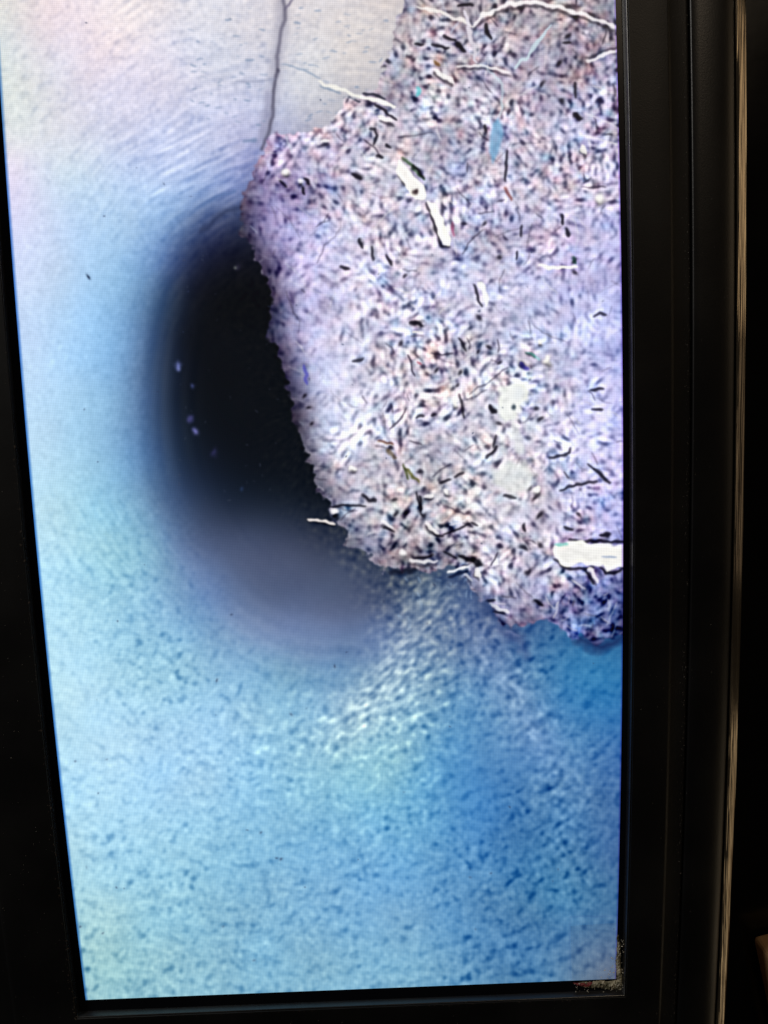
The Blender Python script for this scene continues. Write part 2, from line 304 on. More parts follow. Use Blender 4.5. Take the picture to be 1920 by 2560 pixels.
    for k in range(N):
        x, y = cxs[k], cys[k]
        if x < 560 + .16*max(y-400, 0): continue
        L = min(rng.gamma(1.8, 6.5) + 4, 60); w = rng.uniform(3.2, 8.5)*(1.5 if rng.random() < .12 else 1); an = flow[min(max(int((y-PY0)/STEP),0),PH-1), min(max(int((x-PX0)/STEP),0),PW-1)] + rng.normal(0, .55)
        if L > 26: w *= .55
        hx, hy = math.cos(an)*L/2, math.sin(an)*L/2
        m = L/2 + w + 3; sl = win(x-m, y-m, x+m, y+m)
        if sl[0].stop <= sl[0].start or sl[1].stop <= sl[1].start: continue
        d, t = seg_dist(X[sl], Y[sl], (x-hx, y-hy), (x+hx, y+hy))
        e = 1 - (d/(w*(.75 + .25*np.sin(t*3.1))))**2
        h = np.sqrt(np.clip(e, 0, 1))*w*.55 + rng.uniform(0, 8) + (t-.5)*rng.normal(0, 4)
        up_ = (e > 0) & (h > Hh[sl])
        Hh[sl] = np.where(up_, h, Hh[sl])
        g = rng.normal(0, 6)
        tint = np.array([g, g, g]) + rng.choice([0, 0, 0, 1, 2, 3, 4], 1)[0:1].repeat(3)*0
        pick = rng.random()
        if pick < .05: tint = tint + np.array([4, -8, -16])
        elif pick < .10: tint = tint + np.array([-14, 0, 10])
        elif pick < .16: tint = tint + np.array([7, -4, 2])
        elif pick < .22: tint = tint + 22
        elif pick < .27: tint = tint - 26
        alb[sl][up_] = tint
    Hs = blur(Hh, 2.3)
    gyy, gxx = np.gradient(Hs, STEP)
    shade = (-gxx*.45 - gyy*.8)           # light from the upper left of the picture
    cav = Hs - blur(Hs, 9.0)
    cav2 = Hs - blur(Hs, 22.0)
    rel = 15*np.clip(shade, -1.5, 1.5) + 4.0*np.clip(cav, -6, 2.5) + 3.0*np.clip(cav2, -8, 5)
    sel = noise(22); w1 = np.clip(.5 + sel, 0, 1)
    gapn = slant(-.9, 9, 4)*w1 + slant(.9, 8.5, 4)*(1-w1)*.8 + .45*slant(-.1, 8, 4.2)*np.clip(noise(26), 0, 1) + .3*noise(11, 30)
    gapn /= gapn.std()
    gaps = np.clip(gapn - 1.25, 0, 1.6)*np.clip(1.2 - cav*.25, .4, 2)*np.clip(con, .3, 1.2)
    rel -= 34*gaps
    rel += 8*noise(26, 70) + 9*noise(48) + 4*noise(16, 40)
    rel -= rel.mean()
    con = con*np.clip(.95 + .22*noise(42) + .14*noise(18), .66, 1.4)
    clod = noise(20, 44)*7 + noise(40, 90)*14
    cy_, cx_ = np.gradient(clod, STEP)
    body = np.clip(-cy_*.8 - cx_*.5, -1.3, 1.3); body /= body.std()
    HN = noise(5, 12)*1.0 + noise(10, 24)*2.4 + noise(20, 48)*5.0 + noise(42, 100)*9.0
    ny, nx_ = np.gradient(HN, STEP)
    lump = np.clip(-ny*.85 - nx_*.4, -1.4, 1.4)
    ws = [np.exp(1.6*noise(24)) for k in range(4)]; wt = ws[0] + ws[1] + ws[2] + ws[3]
    def grains(a, b): # small pieces lying every way, sharpened as the video camera does
        n = sum(slant(-.8 + k*.785, a, b)*ws[k]/wt for k in range(4)); return n/n.std()
    bp = grains(7.0, 4.1)*.9 + grains(11, 6.5)*.45
    bp = np.where(bp < 0, bp*1.45, bp*.85)
    rel = rel*.30 + 6*lump + 18.5*bp + 10
    rough = noise(3.2, 7.0)*5 + noise(8, 20)*6
    relc = (rel + rough)*con
    relc = np.where(relc < 0, relc*1.25, relc*.8) + 3 + 9*body + 5*noise(55) - 6*np.clip(-clod/clod.std() - .6, 0, 2)
    heap += alb*(.22*con[..., None])
    heap[..., 0] += relc*1.02; heap[..., 1] += relc*1.0; heap[..., 2] += relc*.86
    chroma = noise(7)[..., None]*np.array([2, -1, 0], np.float32) + noise(9)[..., None]*np.array([-3, 1, 3], np.float32) + noise(16)[..., None]*np.array([3, 0, -4], np.float32)
    heap += chroma*np.clip(con, .4, 1.3)[..., None]

    rim = blur(mask, 46.)                                                # the heap turns away towards its outline
    side = np.clip((1000 - X)/250, 0, 1)*np.clip((Y - 400)/160, 0, 1)
    heap *= (1 - .56*np.clip((.98 - rim)*1.9, 0, 1)*side)[..., None]*np.array([1., .985, 1.04], np.float32)
    for q in range(620):         # straws and fibres matted into the heap
        x = rng.uniform(600, 1560); y = rng.uniform(-60, 1600); L = rng.gamma(2.2, 14) + 8; an = rng.choice([-.9, 1.15, .3]) + rng.normal(0, .5)
        b_ = rng.normal(0, .25); mx_, my_ = x + math.cos(an)*L/2, y + math.sin(an)*L/2
        p3 = (mx_ + math.cos(an + b_)*L/2, my_ + math.sin(an + b_)*L/2)
        o = rng.uniform(.1, .42)*float(con[min(max(int((y-PY0)/STEP), 0), PH-1), min(max(int((x-PX0)/STEP), 0), PW-1)])
        if q % 3: stroke(heap, [(x, y), (mx_, my_), p3], rng.uniform(3, 6), (232,228,234) if q % 4 else (200,206,224), o, 3)
        else: stroke(heap, [(x, y), (mx_, my_), p3], rng.uniform(3, 5.5), (44,38,58), o*1.1, 3)
    W1 = (250,246,242); BK = (10,10,18)
    def s_(pts, w, col=W1, op=.95): stroke(heap, pts, w, col, op)
    # pale twigs and chips with their shadows
    def twig(pts, w, off=(-2, 8), col=(234,230,230)):
        stroke(heap, [(p[0]+off[0], p[1]+off[1]) for p in pts], w*.6, (48,44,58), .5, 6.); s_(pts, w*.82, col, .82)
    twig([(1183,64),(1202,44),(1248,21),(1290,7),(1345,6),(1394,16),(1443,33),(1492,49),(1560,74)], 12, (1, 11))
    twig([(1466,153),(1500,141),(1560,120)], 9, (0, -8))
    twig([(1144,166),(1200,165),(1274,182)], 9, (2, 8))
    s_([(1040,20),(1100,30),(1180,64)], 9, (232,226,224), .8)
    s_([(1290,172),(1335,120),(1378,60)], 9, (192,206,218), .8)
    s_([(1163,30),(1180,100),(1196,156)], 11, (212,206,218), .85)
    s_([(1200,160),(1256,210),(1250,290)], 7, (196,206,220), .6)
    twig([(1092,176),(1112,190),(1130,206)], 17, (-4, 8))
    s_([(796,203),(850,222),(905,243),(988,270)], 11, (244,240,232), .95)
    s_([(812,214),(860,236),(900,256)], 6, (60,70,90), .7); s_([(896,230),(930,236),(960,250)], 6, (40,44,60), .7)
    s_([(936,262),(980,286),(994,300)], 7, (50,46,60), .8)
    twig([(944,288),(984,302)], 15, (2, 12)); s_([(1346,669),(1400,668),(1444,670)], 8)
    # marks: dark gaps
    for pts, w in [([(1105,90),(1140,101)],11),([(1036,111),(1056,112)],9),([(1075,114),(1121,122)],10),([(1140,108),(1160,126)],20),([(1144,10),(1183,13)],10),([(1215,58),(1216,76),(1232,93)],13),
        ([(1437,206),(1437,246)],6),([(1436,284),(1452,296)],22),([(1407,107),(1427,107)],7),([(1269,376),(1266,410),(1262,454)],6),([(1034,412),(1056,448)],11),([(1004,408),(996,436),(1012,462)],5),
        ([(1066,508),(1084,556),(1103,616)],6),([(1103,616),(1124,616)],6),([(1404,540),(1406,562)],11),([(1414,574),(1422,590)],10),([(1293,630),(1291,648)],7),([(1300,590),(1304,566)],5),
        ([(1186,712),(1192,742),(1204,768)],8),([(1025,806),(1061,810)],13),([(1146,846),(1163,876)],6),([(882,903),(909,898)],6),([(1485,792),(1498,783),(1514,787)],6),([(1476,973),(1507,970)],8),
        ([(1479,1023),(1505,1021)],9),([(1226,1014),(1238,1032)],15),([(1261,1239),(1290,1248)],8),([(1401,1225),(1440,1214),(1492,1206)],7),([(1485,1175),(1504,1190),(1523,1209)],9),
        ([(1375,1144),(1400,1140),(1424,1132)],6),([(1424,1132),(1426,1120)],5),([(1219,1146),(1241,1117)],7),([(1134,1193),(1157,1182)],6),([(1101,1209),(1121,1200)],8),([(1080,1040),(1090,1036)],10),([(1040,1047),(1059,1043)],7),
        ([(1150,986),(1156,1010),(1160,1044)],5),([(907,1236),(920,1246),(938,1250)],8),([(823,1266),(870,1263),(914,1264)],6),([(1040,1394),(1062,1396),(1086,1386)],8),([(1180,1392),(1201,1409)],24),([(1150,1390),(1184,1400)],16),
        ([(1426,1348),(1470,1352),(1510,1350),(1570,1356)],9),([(1500,1336),(1520,1340)],12),([(1386,1400),(1412,1420),(1440,1421),(1478,1420)],8),([(1500,1420),(1512,1436),(1530,1434),(1560,1422)],9),
        ([(1464,1424),(1484,1462)],7),([(1214,1502),(1238,1499)],8),([(1230,1530),(1262,1534)],7),([(1340,1500),(1356,1514)],10),([(1070,1316),(1090,1336),(1110,1340)],7),([(960,1318),(986,1328)],6),([(1050,1240),(1052,1276)],8),([(1040,1230),(1056,1290)],5),
        ([(700,452),(714,468)],4),([(758,446),(770,458)],10),([(756,470),(762,488)],9),([(880,436),(900,446)],12),([(850,668),(870,672)],9),([(936,322),(942,340),(934,360)],6),([(922,324),(936,322)],6),([(962,360),(976,370)],9),([(944,388),(960,396)],8),
        ([(892,604),(934,640)],0),([(898,600),(908,622)],8),([(930,620),(934,650)],6),([(966,640),(976,660)],10),([(1208,314),(1216,330)],9),([(1232,1120),(1240,1090)],4),([(1410,1316),(1430,1322)],8),([(1310,1310),(1312,1330)],10),
        ([(1110,1336),(1150,1322),(1176,1310)],6),([(1140,1394),(1110,1380)],5),([(1180,1306),(1196,1314)],5),([(1470,1160),(1486,1176)],5)]:
        if w: stroke(heap, pts, w*1.0, (36,33,48), .5, 7.); stroke(heap, pts, w*.6, (14,13,22), .55, 4.)
    for x, y, r in [(1398,156,8),(1355,208,9),(1420,88,9),(1404,250,9),(1248,645,9),(1436,683,8),(1195,794,8),(1306,911,11),(1284,1019,6),(1248,1060,8),(1003,856,8),(968,153,8),(958,170,8),(1344,1290,8),(1036,790,0),(1436,655,8),(1326,1221,8),(1336,1245,8),(1353,1286,9),
        (1210,560,7),(1012,690,6),(1160,560,6),(1222,868,7),(1198,880,6),(1352,1045,7),(1340,1022,7),(1150,930,6),(1142,964,6),(1090,925,7),(1248,906,6),(1350,1360,9),(1310,1370,10),(1322,1430,10),(1050,1180,7),(985,1250,8),(990,1285,9),(1060,1290,9),(975,1120,9),(1446,1290,7),(780,1060,6),(772,1020,7),(762,990,6)]:
        if r: blob(heap, x, y, r*1.2, r*.66, (22,20,34), .68, rng.choice([-.9, -.8, .8, 0.]))
    # stones and larger pale pieces
    J = (jit1*.8, jit2*.8)
    poly(heap, [(1245,296),(1254,313),(1259,335),(1245,384),(1232,407),(1223,381),(1225,339),(1232,309)], (118,168,206), .7, 9)
    poly(heap, [(998,401),(1016,413),(1056,464),(1063,495),(1034,500),(1007,455),(992,424)], (246,243,240), 1, 4, J)
    blob(heap, 1041, 482, 7, 9, (50,30,36), .95)
    poly(heap, [(1070,500),(1088,513),(1128,593),(1123,610),(1105,610),(1088,558),(1072,515)], (248,246,242), 1, 4, J)
    poly(heap, [(1194,706),(1206,704),(1220,752),(1214,766)], (242,242,246), .95, 4, J)
    poly(heap, [(1245,990),(1254,970),(1280,957),(1313,960),(1327,983),(1321,1004),(1299,1016),(1294,1047),(1261,1058),(1247,1042),(1246,1016)], (240,242,239), .95, 12, J)
    blob(heap, 1284, 1019, 5, 8, (40,60,80), .9); blob(heap, 1300, 985, 16, 22, (222,228,234), .5)
    stroke(heap, [(1286,1050),(1290,1090),(1300,1130)], 26, (226,228,230), .75, 14)
    poly(heap, [(1235,1180),(1274,1150),(1313,1158),(1339,1185),(1334,1208),(1306,1234),(1280,1237),(1254,1223),(1234,1200)], (228,230,228), .8, 18, J)
    poly(heap, [(1381,1374),(1390,1360),(1433,1354),(1493,1358),(1580,1362),(1580,1414),(1530,1426),(1514,1430),(1504,1415),(1478,1415),(1441,1413),(1411,1415),(1386,1396)], (242,241,238), 1, 5, J)
    stroke(heap, [(1504,1392),(1540,1392)], 4, (150,166,196), .7, 4)
    heap += np.clip(relc, -30, 10)[..., None]*.16*(heap.min(-1, keepdims=True) > 215)
    for pts, w in [([(1067,1306),(1080,1322),(1100,1332)],15),([(955,1304),(981,1318)],10),([(1026,1400),(1058,1406),(1093,1402)],8),([(1131,1428),(1172,1415)],7),([(1190,1416),(1198,1440)],14),([(1162,1436),(1178,1452)],14),
        ([(1472,1420),(1492,1456)],9),([(1224,1507),(1246,1520),(1270,1528)],11),([(1338,1228),(1350,1222)],20),([(940,1106),(984,1114)],5),([(1030,830),(1060,828)],6),([(1456,362),(1462,384)],18),([(806,354),(826,352)],8),([(1060,1240),(1080,1236)],14)]:
        twig(pts, w, (-2, 9))
    for x, y, r in [(1498,495,13),(714,433,9),(1009,1385,10),(1370,900,10),(1350,855,7),(1340,1228,10),(1140,1008,9),(1120,1230,8),(880,1170,8),(750,455,6)]:
        blob(heap, x+1, y+8, r, r*.8, (40,38,50), .6); blob(heap, x, y, r, r, (244,241,240), .9, 0, 3.)
    for pts, w, c in [([(1014,1172),(1030,1184),(1046,1206)],9,(92,90,36)),([(1008,1162),(1024,1200)],6,(60,70,24)),([(943,1104),(982,1110)],7,(96,56,44)),([(964,1124),(986,1146)],9,(104,88,72)),([(1320,880),(1338,896)],8,(20,60,56)),([(1006,392),(1040,420)],6,(40,70,36)),
        ([(1088,150),(1102,160)],10,(120,84,40)),([(1046,218),(1042,240)],12,(92,190,198)),([(1262,470),(1276,500)],9,(140,84,84)),([(1130,560),(1134,590)],6,(170,90,130)),([(1300,905),(1320,925)],10,(74,70,170)),([(1434,646),(1440,662)],10,(30,80,60)),([(1046,905),(1052,915)],8,(150,70,90)),
        ([(758,910),(764,960)],9,(84,84,180)),([(1030,420),(1060,450)],4,(40,80,36)),([(1384,1362),(1420,1358)],8,(120,190,190)),([(1320,880),(1350,900)],4,(150,220,220))]:
        stroke(heap, pts, w, c, .6, 5)

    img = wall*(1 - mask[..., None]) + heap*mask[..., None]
    # shade at the heap's foot, twigs that leave its edge
    stroke(img, [(1100,1440),(1180,1460),(1230,1530),(1300,1590)], 26, (34,52,98), .5, 30)
    stroke(img, [(1440,1600),(1500,1618),(1560,1590)], 26, (18,34,84), .8, 26)
    stroke(img, [(1250,1576),(1300,1600),(1316,1640)], 24, (62,70,124), .35, 26); stroke(img, [(1262,1574),(1300,1590)], 8, (140,146,186), .4, 6)
    stroke(img, [(1040,1428),(1020,1424),(974,1430)], 12, (16,20,38), .8, 10)
    stroke(img, [(773,1300),(800,1304),(838,1312)], 10, (4,8,20), .9, 4); stroke(img, [(773,1299),(800,1302),(838,1309)], 7, (236,226,220), 1)
    blob(img, 837, 1293, 12, 8, (6,8,20), .9); blob(img, 836, 1277, 10, 10, (248,240,240), 1, 0, 4.)
    stroke(img, [(796,203),(850,222),(905,243)], 9, (240,238,232), .95)
    stroke(img, [(800,214),(850,232)], 5, (120,140,166), .7, 4)
    stroke(img, [(1120,1432),(1172,1416)], 6, (232,232,236), 1); stroke(img, [(1124,1442),(1168,1428)], 8, (20,30,60), .8)
    for q in range(25):           # loose crumbs along the foot of the heap
        x = rng.uniform(990, 1180); y = 1440 + abs(rng.normal(0, 70)); an = rng.normal(1.2, .6); L = rng.uniform(4, 18)
        stroke(img, [(x, y), (x+L*math.cos(an), y+L*math.sin(an))], rng.uniform(3, 6), (150,176,204), rng.uniform(.15, .55), 4)

    # ---------- the camera's harsh sharpening and the soft video look
    g = img.copy()
    for c in range(3):
        b1 = blur(g[..., c], 1.7); b2 = blur(g[..., c], 6.5)
        sh = .75*mask + .4
        img[..., c] = b1 + np.clip(sh*(b1 - b2), -42, 26)
    img = np.clip(img, 3, 252)
    # dark specks of dirt stuck on the glass
    for q in range(90):
        x = rng.uniform(20, 1540); y = rng.uniform(0, 2440); r = rng.uniform(1.6, 3.4)
        blob(img, x, y, r, r*rng.uniform(1, 1.8), (40,50,80), rng.uniform(.2, .7), rng.uniform(0, 3))
    blob(img, 222, 691, 4, 8, (24,40,70), .95, -.6)
    stroke(img, [(1424,2292),(1560,2290)], 3, (60,96,150), .35, 3); stroke(img, [(1424,2292),(1426,2450)], 3, (50,86,140), .3, 3)
    return np.clip(img, 0, 255)
# ---- PICTURE END ----

# ------------------------------------------------------------------ helpers
SCR_H = 178.0
def bow(z): return 1.4*(1 - ((z - 86.0)/88.0)**2)      # the moulding bellies slightly along its long sides
def xl(z): return -bow(z)
def xr(z): return 99.9 + .97*bow(z)

def link(name, me, mat, parent=None):
    o = bpy.data.objects.new(name, me); S.collection.objects.link(o)
    if mat: me.materials.append(mat)
    if parent: o.parent = parent
    return o

def mesh(name, verts, faces, smooth=True):
    me = bpy.data.meshes.new(name); me.from_pydata([tuple(c*MM for c in v) for v in verts], [], faces); me.update()
    bm = bmesh.new(); bm.from_mesh(me); bmesh.ops.remove_doubles(bm, verts=bm.verts, dist=1e-7)
    bmesh.ops.recalc_face_normals(bm, faces=bm.faces); bm.to_mesh(me); bm.free()
    if smooth:
        for p in me.polygons: p.use_smooth = True
    return me

BOT = 1.25                                               # the lower rail's lip is wider
def corner_pts(o, n=28):
    """closed outline at offset o from the lit area"""
    ob = o + BOT*min(max((o - .5)/.4, 0), 1) + .5*max(o - 2.2, 0)
    ol = (1.5 if .9 < o < 1.5 else o) + .8*max(o - 2.2, 0)                          # the left rail is wider
    zb, zt = -ob, SCR_H + o
    L = [(xl(z) - ol, z) for z in np.linspace(zt, zb, n)]
    R = [(xr(z) + o, z) for z in np.linspace(zb, zt, n)]
    Bt = [(x, zb) for x in np.linspace(L[-1][0], R[0][0], 12)][1:-1]
    Tp = [(x, zt) for x in np.linspace(R[-1][0], L[0][0], 12)][1:-1]
    return L + Bt + R + Tp
def ring(name, prof, mat, parent, smooth=True):
    V = []; F = []
    for o, y in prof: V += [(x, y, z) for x, z in corner_pts(o)]
    n = len(corner_pts(0.))
    for k in range(len(prof) - 1):
        for i in range(n):
            j = (i + 1) % n
            F.append((k*n + i, k*n + j, (k+1)*n + j, (k+1)*n + i))
    me = mesh(name, V, F, smooth)
    o = link(name, me, mat, parent)
    if smooth:
        md = o.modifiers.new('edges', 'EDGE_SPLIT'); md.split_angle = math.radians(38)
    return o

# ------------------------------------------------------------------ materials
def new_mat(name):
    m = bpy.data.materials.new(name); m.use_nodes = True
    nt = m.node_tree; return m, nt, nt.nodes['Principled BSDF']
def plastic(name, col, rough, bump=.25, scale=900, spec=.5, dust=.0):
    m, nt, b = new_mat(name); N = nt.nodes; Lk = nt.links
    tc = N.new('ShaderNodeTexCoord')
    n1 = N.new('ShaderNodeTexNoise'); n1.inputs['Scale'].default_value = scale; n1.inputs['Detail'].default_value = 4
    n2 = N.new('ShaderNodeTexNoise'); n2.inputs['Scale'].default_value = 60; n2.inputs['Detail'].default_value = 6
    Lk.new(tc.outputs['Object'], n1.inputs['Vector']); Lk.new(tc.outputs['Object'], n2.inputs['Vector'])
    rp = N.new('ShaderNodeValToRGB'); rp.color_ramp.elements[0].position = .42; rp.color_ramp.elements[1].position = .72
    rp.color_ramp.elements[0].color = (*col, 1); rp.color_ramp.elements[1].color = (*[c + dust for c in col], 1)
    Lk.new(n2.outputs['Fac'], rp.inputs['Fac']); Lk.new(rp.outputs['Color'], b.inputs['Base Color'])
    mr = N.new('ShaderNodeMapRange'); mr.inputs['To Min'].default_value = rough - .08; mr.inputs['To Max'].default_value = rough + .10
    Lk.new(n2.outputs['Fac'], mr.inputs['Value']); Lk.new(mr.outputs['Result'], b.inputs['Roughness'])
    bp = N.new('ShaderNodeBump'); bp.inputs['Strength'].default_value = bump; bp.inputs['Distance'].default_value = .00015
    Lk.new(n1.outputs['Fac'], bp.inputs['Height']); Lk.new(bp.outputs['Normal'], b.inputs['Normal'])
    b.inputs['Specular IOR Level'].default_value = spec
    return m
M_frame = plastic('black_frame_plastic', (.0032, .0032, .0036), .45, .15, 4200, .30, .004)
M_lip = plastic('black_lip_plastic', (.008, .008, .009), .27, .04, 3000, .9, .004)
M_seam = plastic('black_rubber_seam', (.004, .004, .004), .7, .5, 1500, .2, .006)
M_house = plastic('black_housing_plastic', (.003, .003, .0034), .36, .12, 4200, .40, .003)
M_border = plastic('black_display_border', (.003, .0035, .006), .25, .0, 900, .4, .001)
M_dust = plastic('dust', (.32, .30, .27), .9, .2, 900, .1, .1)
M_wear = plastic('worn_edge', (.035, .026, .020), .7, .5, 1400, .2, .03)
m, nt, b = new_mat('glossy_trim'); M_trim = m
b.inputs['Metallic'].default_value = .9; b.inputs['Roughness'].default_value = .13
n1 = nt.nodes.new('ShaderNodeTexNoise'); n1.inputs['Scale'].default_value = 30; n1.inputs['Detail'].default_value = 5
mp = nt.nodes.new('ShaderNodeMapping'); mp.inputs['Scale'].default_value = (30, 30, 1)
tc = nt.nodes.new('ShaderNodeTexCoord'); nt.links.new(tc.outputs['Object'], mp.inputs['Vector']); nt.links.new(mp.outputs['Vector'], n1.inputs['Vector'])
rp = nt.nodes.new('ShaderNodeValToRGB'); rp.color_ramp.elements[0].color = (.30, .25, .19, 1); rp.color_ramp.elements[1].color = (.55, .47, .36, 1)
rp.color_ramp.elements[0].position = .35; rp.color_ramp.elements[1].position = .65
nt.links.new(n1.outputs['Fac'], rp.inputs['Fac']); nt.links.new(rp.outputs['Color'], b.inputs['Base Color'])
n3 = nt.nodes.new('ShaderNodeTexNoise'); n3.inputs['Scale'].default_value = 22; n3.inputs['Detail'].default_value = 3
mp3 = nt.nodes.new('ShaderNodeMapping'); mp3.inputs['Scale'].default_value = (45, 45, .8)
nt.links.new(tc.outputs['Object'], mp3.inputs['Vector']); nt.links.new(mp3.outputs['Vector'], n3.inputs['Vector'])
bp = nt.nodes.new('ShaderNodeBump'); bp.inputs['Strength'].default_value = .9; bp.inputs['Distance'].default_value = .0006
nt.links.new(n3.outputs['Fac'], bp.inputs['Height']); nt.links.new(bp.outputs['Normal'], b.inputs['Normal'])

# ------------------------------------------------------------------ the monitor
mon = bpy.data.objects.new('monitor', None); S.collection.objects.link(mon)
mon['label'] = 'black framed monitor showing a pipe inspection picture with a heap of debris'; mon['category'] = 'monitor'

# lit display
TW, THT = 1050, 1810; X0, Z0, XW, ZH = -2.5, -1.0, 105.0, 181.0
pic = make_picture()
tx = X0 + (np.arange(TW) + .5)/TW*XW; tz = Z0 + (np.arange(THT) + .5)/THT*ZH
GX, GZ = np.meshgrid(tx, tz)
HM = ((13.290097, -1.295878, 215.0), (-0.468338, -14.242072, 2500.0), (2.485988e-05, -0.000838756, 1.0))
dn = HM[2][0]*GX + HM[2][1]*GZ + 1
u = ((HM[0][0]*GX + HM[0][1]*GZ + HM[0][2])/dn - PX0)/STEP - .5
v = ((HM[1][0]*GX + HM[1][1]*GZ + HM[1][2])/dn - PY0)/STEP - .5
i = np.clip(u.astype(int), 0, PW-2); j = np.clip(v.astype(int), 0, PH-2)
a = np.clip(u - i, 0, 1)[..., None]; c = np.clip(v - j, 0, 1)[..., None]
frame = (pic[j, i]*(1-a) + pic[j, i+1]*a)*(1-c) + (pic[j+1, i]*(1-a) + pic[j+1, i+1]*a)*c
bw = 1.4*(1 - ((GZ - 86.0)/88.0)**2)
el = np.clip((GX + bw)/.55, 0, 1); er = np.clip((99.9 + .97*bw - GX)/.35, 0, 1)
for k, (p, q) in enumerate(((.25, .7), (.5, .6), (.8, .9))):   # colour fringe of the panel's outermost columns
    frame[..., k] *= (p + (1-p)*el)*(q + (1-q)*er)
rgba = np.ones((THT, TW, 4), np.float32); rgba[..., :3] = frame/255
img = bpy.data.images.new('video_frame', TW, THT); img.pixels.foreach_set(rgba.ravel()); img.update(); img.pack()

nz, nx = 48, 4
V = []; F = []; UV = []
for k in range(nz + 1):
    z = SCR_H*k/nz
    for q in range(nx + 1):
        x = xl(z) + (xr(z) - xl(z))*q/nx
        V.append((x*MM, 0, z*MM)); UV.append(((x - X0)/XW, (z - Z0)/ZH))
for k in range(nz):
    for q in range(nx):
        p = k*(nx+1) + q; F.append((p, p+1, p+nx+2, p+nx+1))
me = bpy.data.meshes.new('display'); me.from_pydata(V, [], F); me.update()
ul = me.uv_layers.new(name='UVMap')
for lp in me.loops: ul.data[lp.index].uv = UV[lp.vertex_index]
m, nt, b = new_mat('lit_display'); N = nt.nodes; Lk = nt.links
ti = N.new('ShaderNodeTexImage'); ti.image = img; ti.interpolation = 'Linear'; ti.extension = 'EXTEND'
uvn = N.new('ShaderNodeUVMap'); sp = N.new('ShaderNodeSeparateXYZ'); Lk.new(uvn.outputs['UV'], sp.inputs[0]); Lk.new(uvn.outputs['UV'], ti.inputs['Vector'])
def math_n(op, x, y=None, z=None):
    n = N.new('ShaderNodeMath'); n.operation = op
    for k, w in enumerate((x, y, z)):
        if w is None: continue
        if isinstance(w, (int, float)): n.inputs[k].default_value = w
        else: Lk.new(w, n.inputs[k])
    return n.outputs[0]
PITCH = .29; AMP = .06                                     # the panel's own pixel grid
gu = math_n('MULTIPLY_ADD', math_n('SINE', math_n('MULTIPLY', sp.outputs['X'], 2*math.pi*XW/PITCH)), AMP, 1.0)
gv = math_n('MULTIPLY_ADD', math_n('SINE', math_n('MULTIPLY', sp.outputs['Y'], 2*math.pi*ZH/PITCH)), AMP, 1.0)
gm = math_n('MULTIPLY', gu, gv)
b.inputs['Base Color'].default_value = (.006, .007, .009, 1); b.inputs['Roughness'].default_value = .35; b.inputs['Specular IOR Level'].default_value = .3
Lk.new(ti.outputs['Color'], b.inputs['Emission Color']); Lk.new(gm, b.inputs['Emission Strength'])
disp = link('display', me, m, mon); disp['label'] = 'lit screen with grey debris heap, dark pipe opening and blue pipe wall'

# dark border of the panel, lip, frame, seam, housing, trim
ring('display_border', [(-.25, .10), (.5, .10), (1.7, .10)], M_border, mon, False)
ring('inner_lip', [(.95, .4), (1.15, .0), (1.38, -.86), (1.43, -.96), (1.50, -1.0), (1.56, -1.0), (1.62, -.96)], M_lip, mon)
ring('front_frame', [(1.62, -.6), (1.64, -.98), (1.74, -1.10), (4.5, -1.16), (7.8, -1.12), (8.1, -1.05), (8.3, -.90), (8.42, -.62), (8.6, -.52), (11.0, -.50), (11.2, -.46), (11.28, -.3), (11.3, .5)], M_frame, mon)
ring('seam', [(11.25, .15), (11.55, .10), (11.85, .15)], M_seam, mon)
ring('outer_housing', [(11.8, .5), (11.82, -.3), (11.92, -.5), (12.1, -.6), (13.5, -.66), (15.0, -.60), (16.2, -.48), (17.2, -.30), (18.0, -.08), (18.7, .20), (19.25, .55), (19.6, .95), (19.75, 1.6), (19.75, 12)], M_house, mon)
tp = [(19.80, 2.2), (19.84, 1.05), (19.92, .88), (20.1, .86), (20.6, 1.04), (21.2, 1.34), (21.7, 1.64), (22.0, 1.88), (22.15, 2.2), (22.2, 2.8)]
ring('edge_trim', tp + [(22.2, 12)], M_trim, mon)
rb = ring('back_cover', [(2.0, .8), (1.0, 1.0), (-20, 1.2)], M_house, mon, False)

# worn, dusty left edge of the opening and the lower rail
rnd = random.Random(5)
def flakes(name, spots, mat, parent, size=(.04, .12), thick=.03):
    V = []; F = []
    for x, y, z, sc in spots:
        n = rnd.randint(3, 6); a0 = rnd.random()*6.28; r = rnd.uniform(*size)*sc; st = rnd.uniform(1, 2.2); an = rnd.random()*3.14
        ca, sa = math.cos(an), math.sin(an); base = len(V)
        for k in range(n):
            t = a0 + 6.283*k/n; px = math.cos(t)*r*st*rnd.uniform(.6, 1.1); pz = math.sin(t)*r*rnd.uniform(.6, 1.1)
            V.append((x + px*ca - pz*sa, y, z + px*sa + pz*ca))
        V.append((x, y - thick*rnd.uniform(.6, 2)*sc, z))
        for k in range(n): F.append((base + k, base + (k+1) % n, base + n))
    me = bpy.data.meshes.new(name); me.from_pydata([tuple(q*MM for q in w) for w in V], [], F); me.update()
    o = link(name, me, mat, parent); o['kind'] = 'stuff'; return o
sp_ = []
for k in range(150):
    z = rnd.uniform(-2, 120) if k % 3 else rnd.uniform(-4, 40); sp_.append((xl(z) - rnd.gauss(1.9, .25), -1.13, z, rnd.uniform(.5, 1.4)))
for k in range(110):
    x = rnd.uniform(0, 100); sp_.append((x, -1.14, -3.05 - abs(rnd.gauss(0, .12)), rnd.uniform(.3, 1.0)))
flakes('wear_marks', sp_, M_wear, mon, (.05, .16), .01)
sp_ = []
for k in range(420):
    z = rnd.uniform(-10, 175); o = rnd.gauss(11.0, .35); sp_.append((xr(z) + o, -.52 if o < 11.25 else -.3, z, rnd.uniform(.25, .75)*(1.3 if z < 60 else 1)))
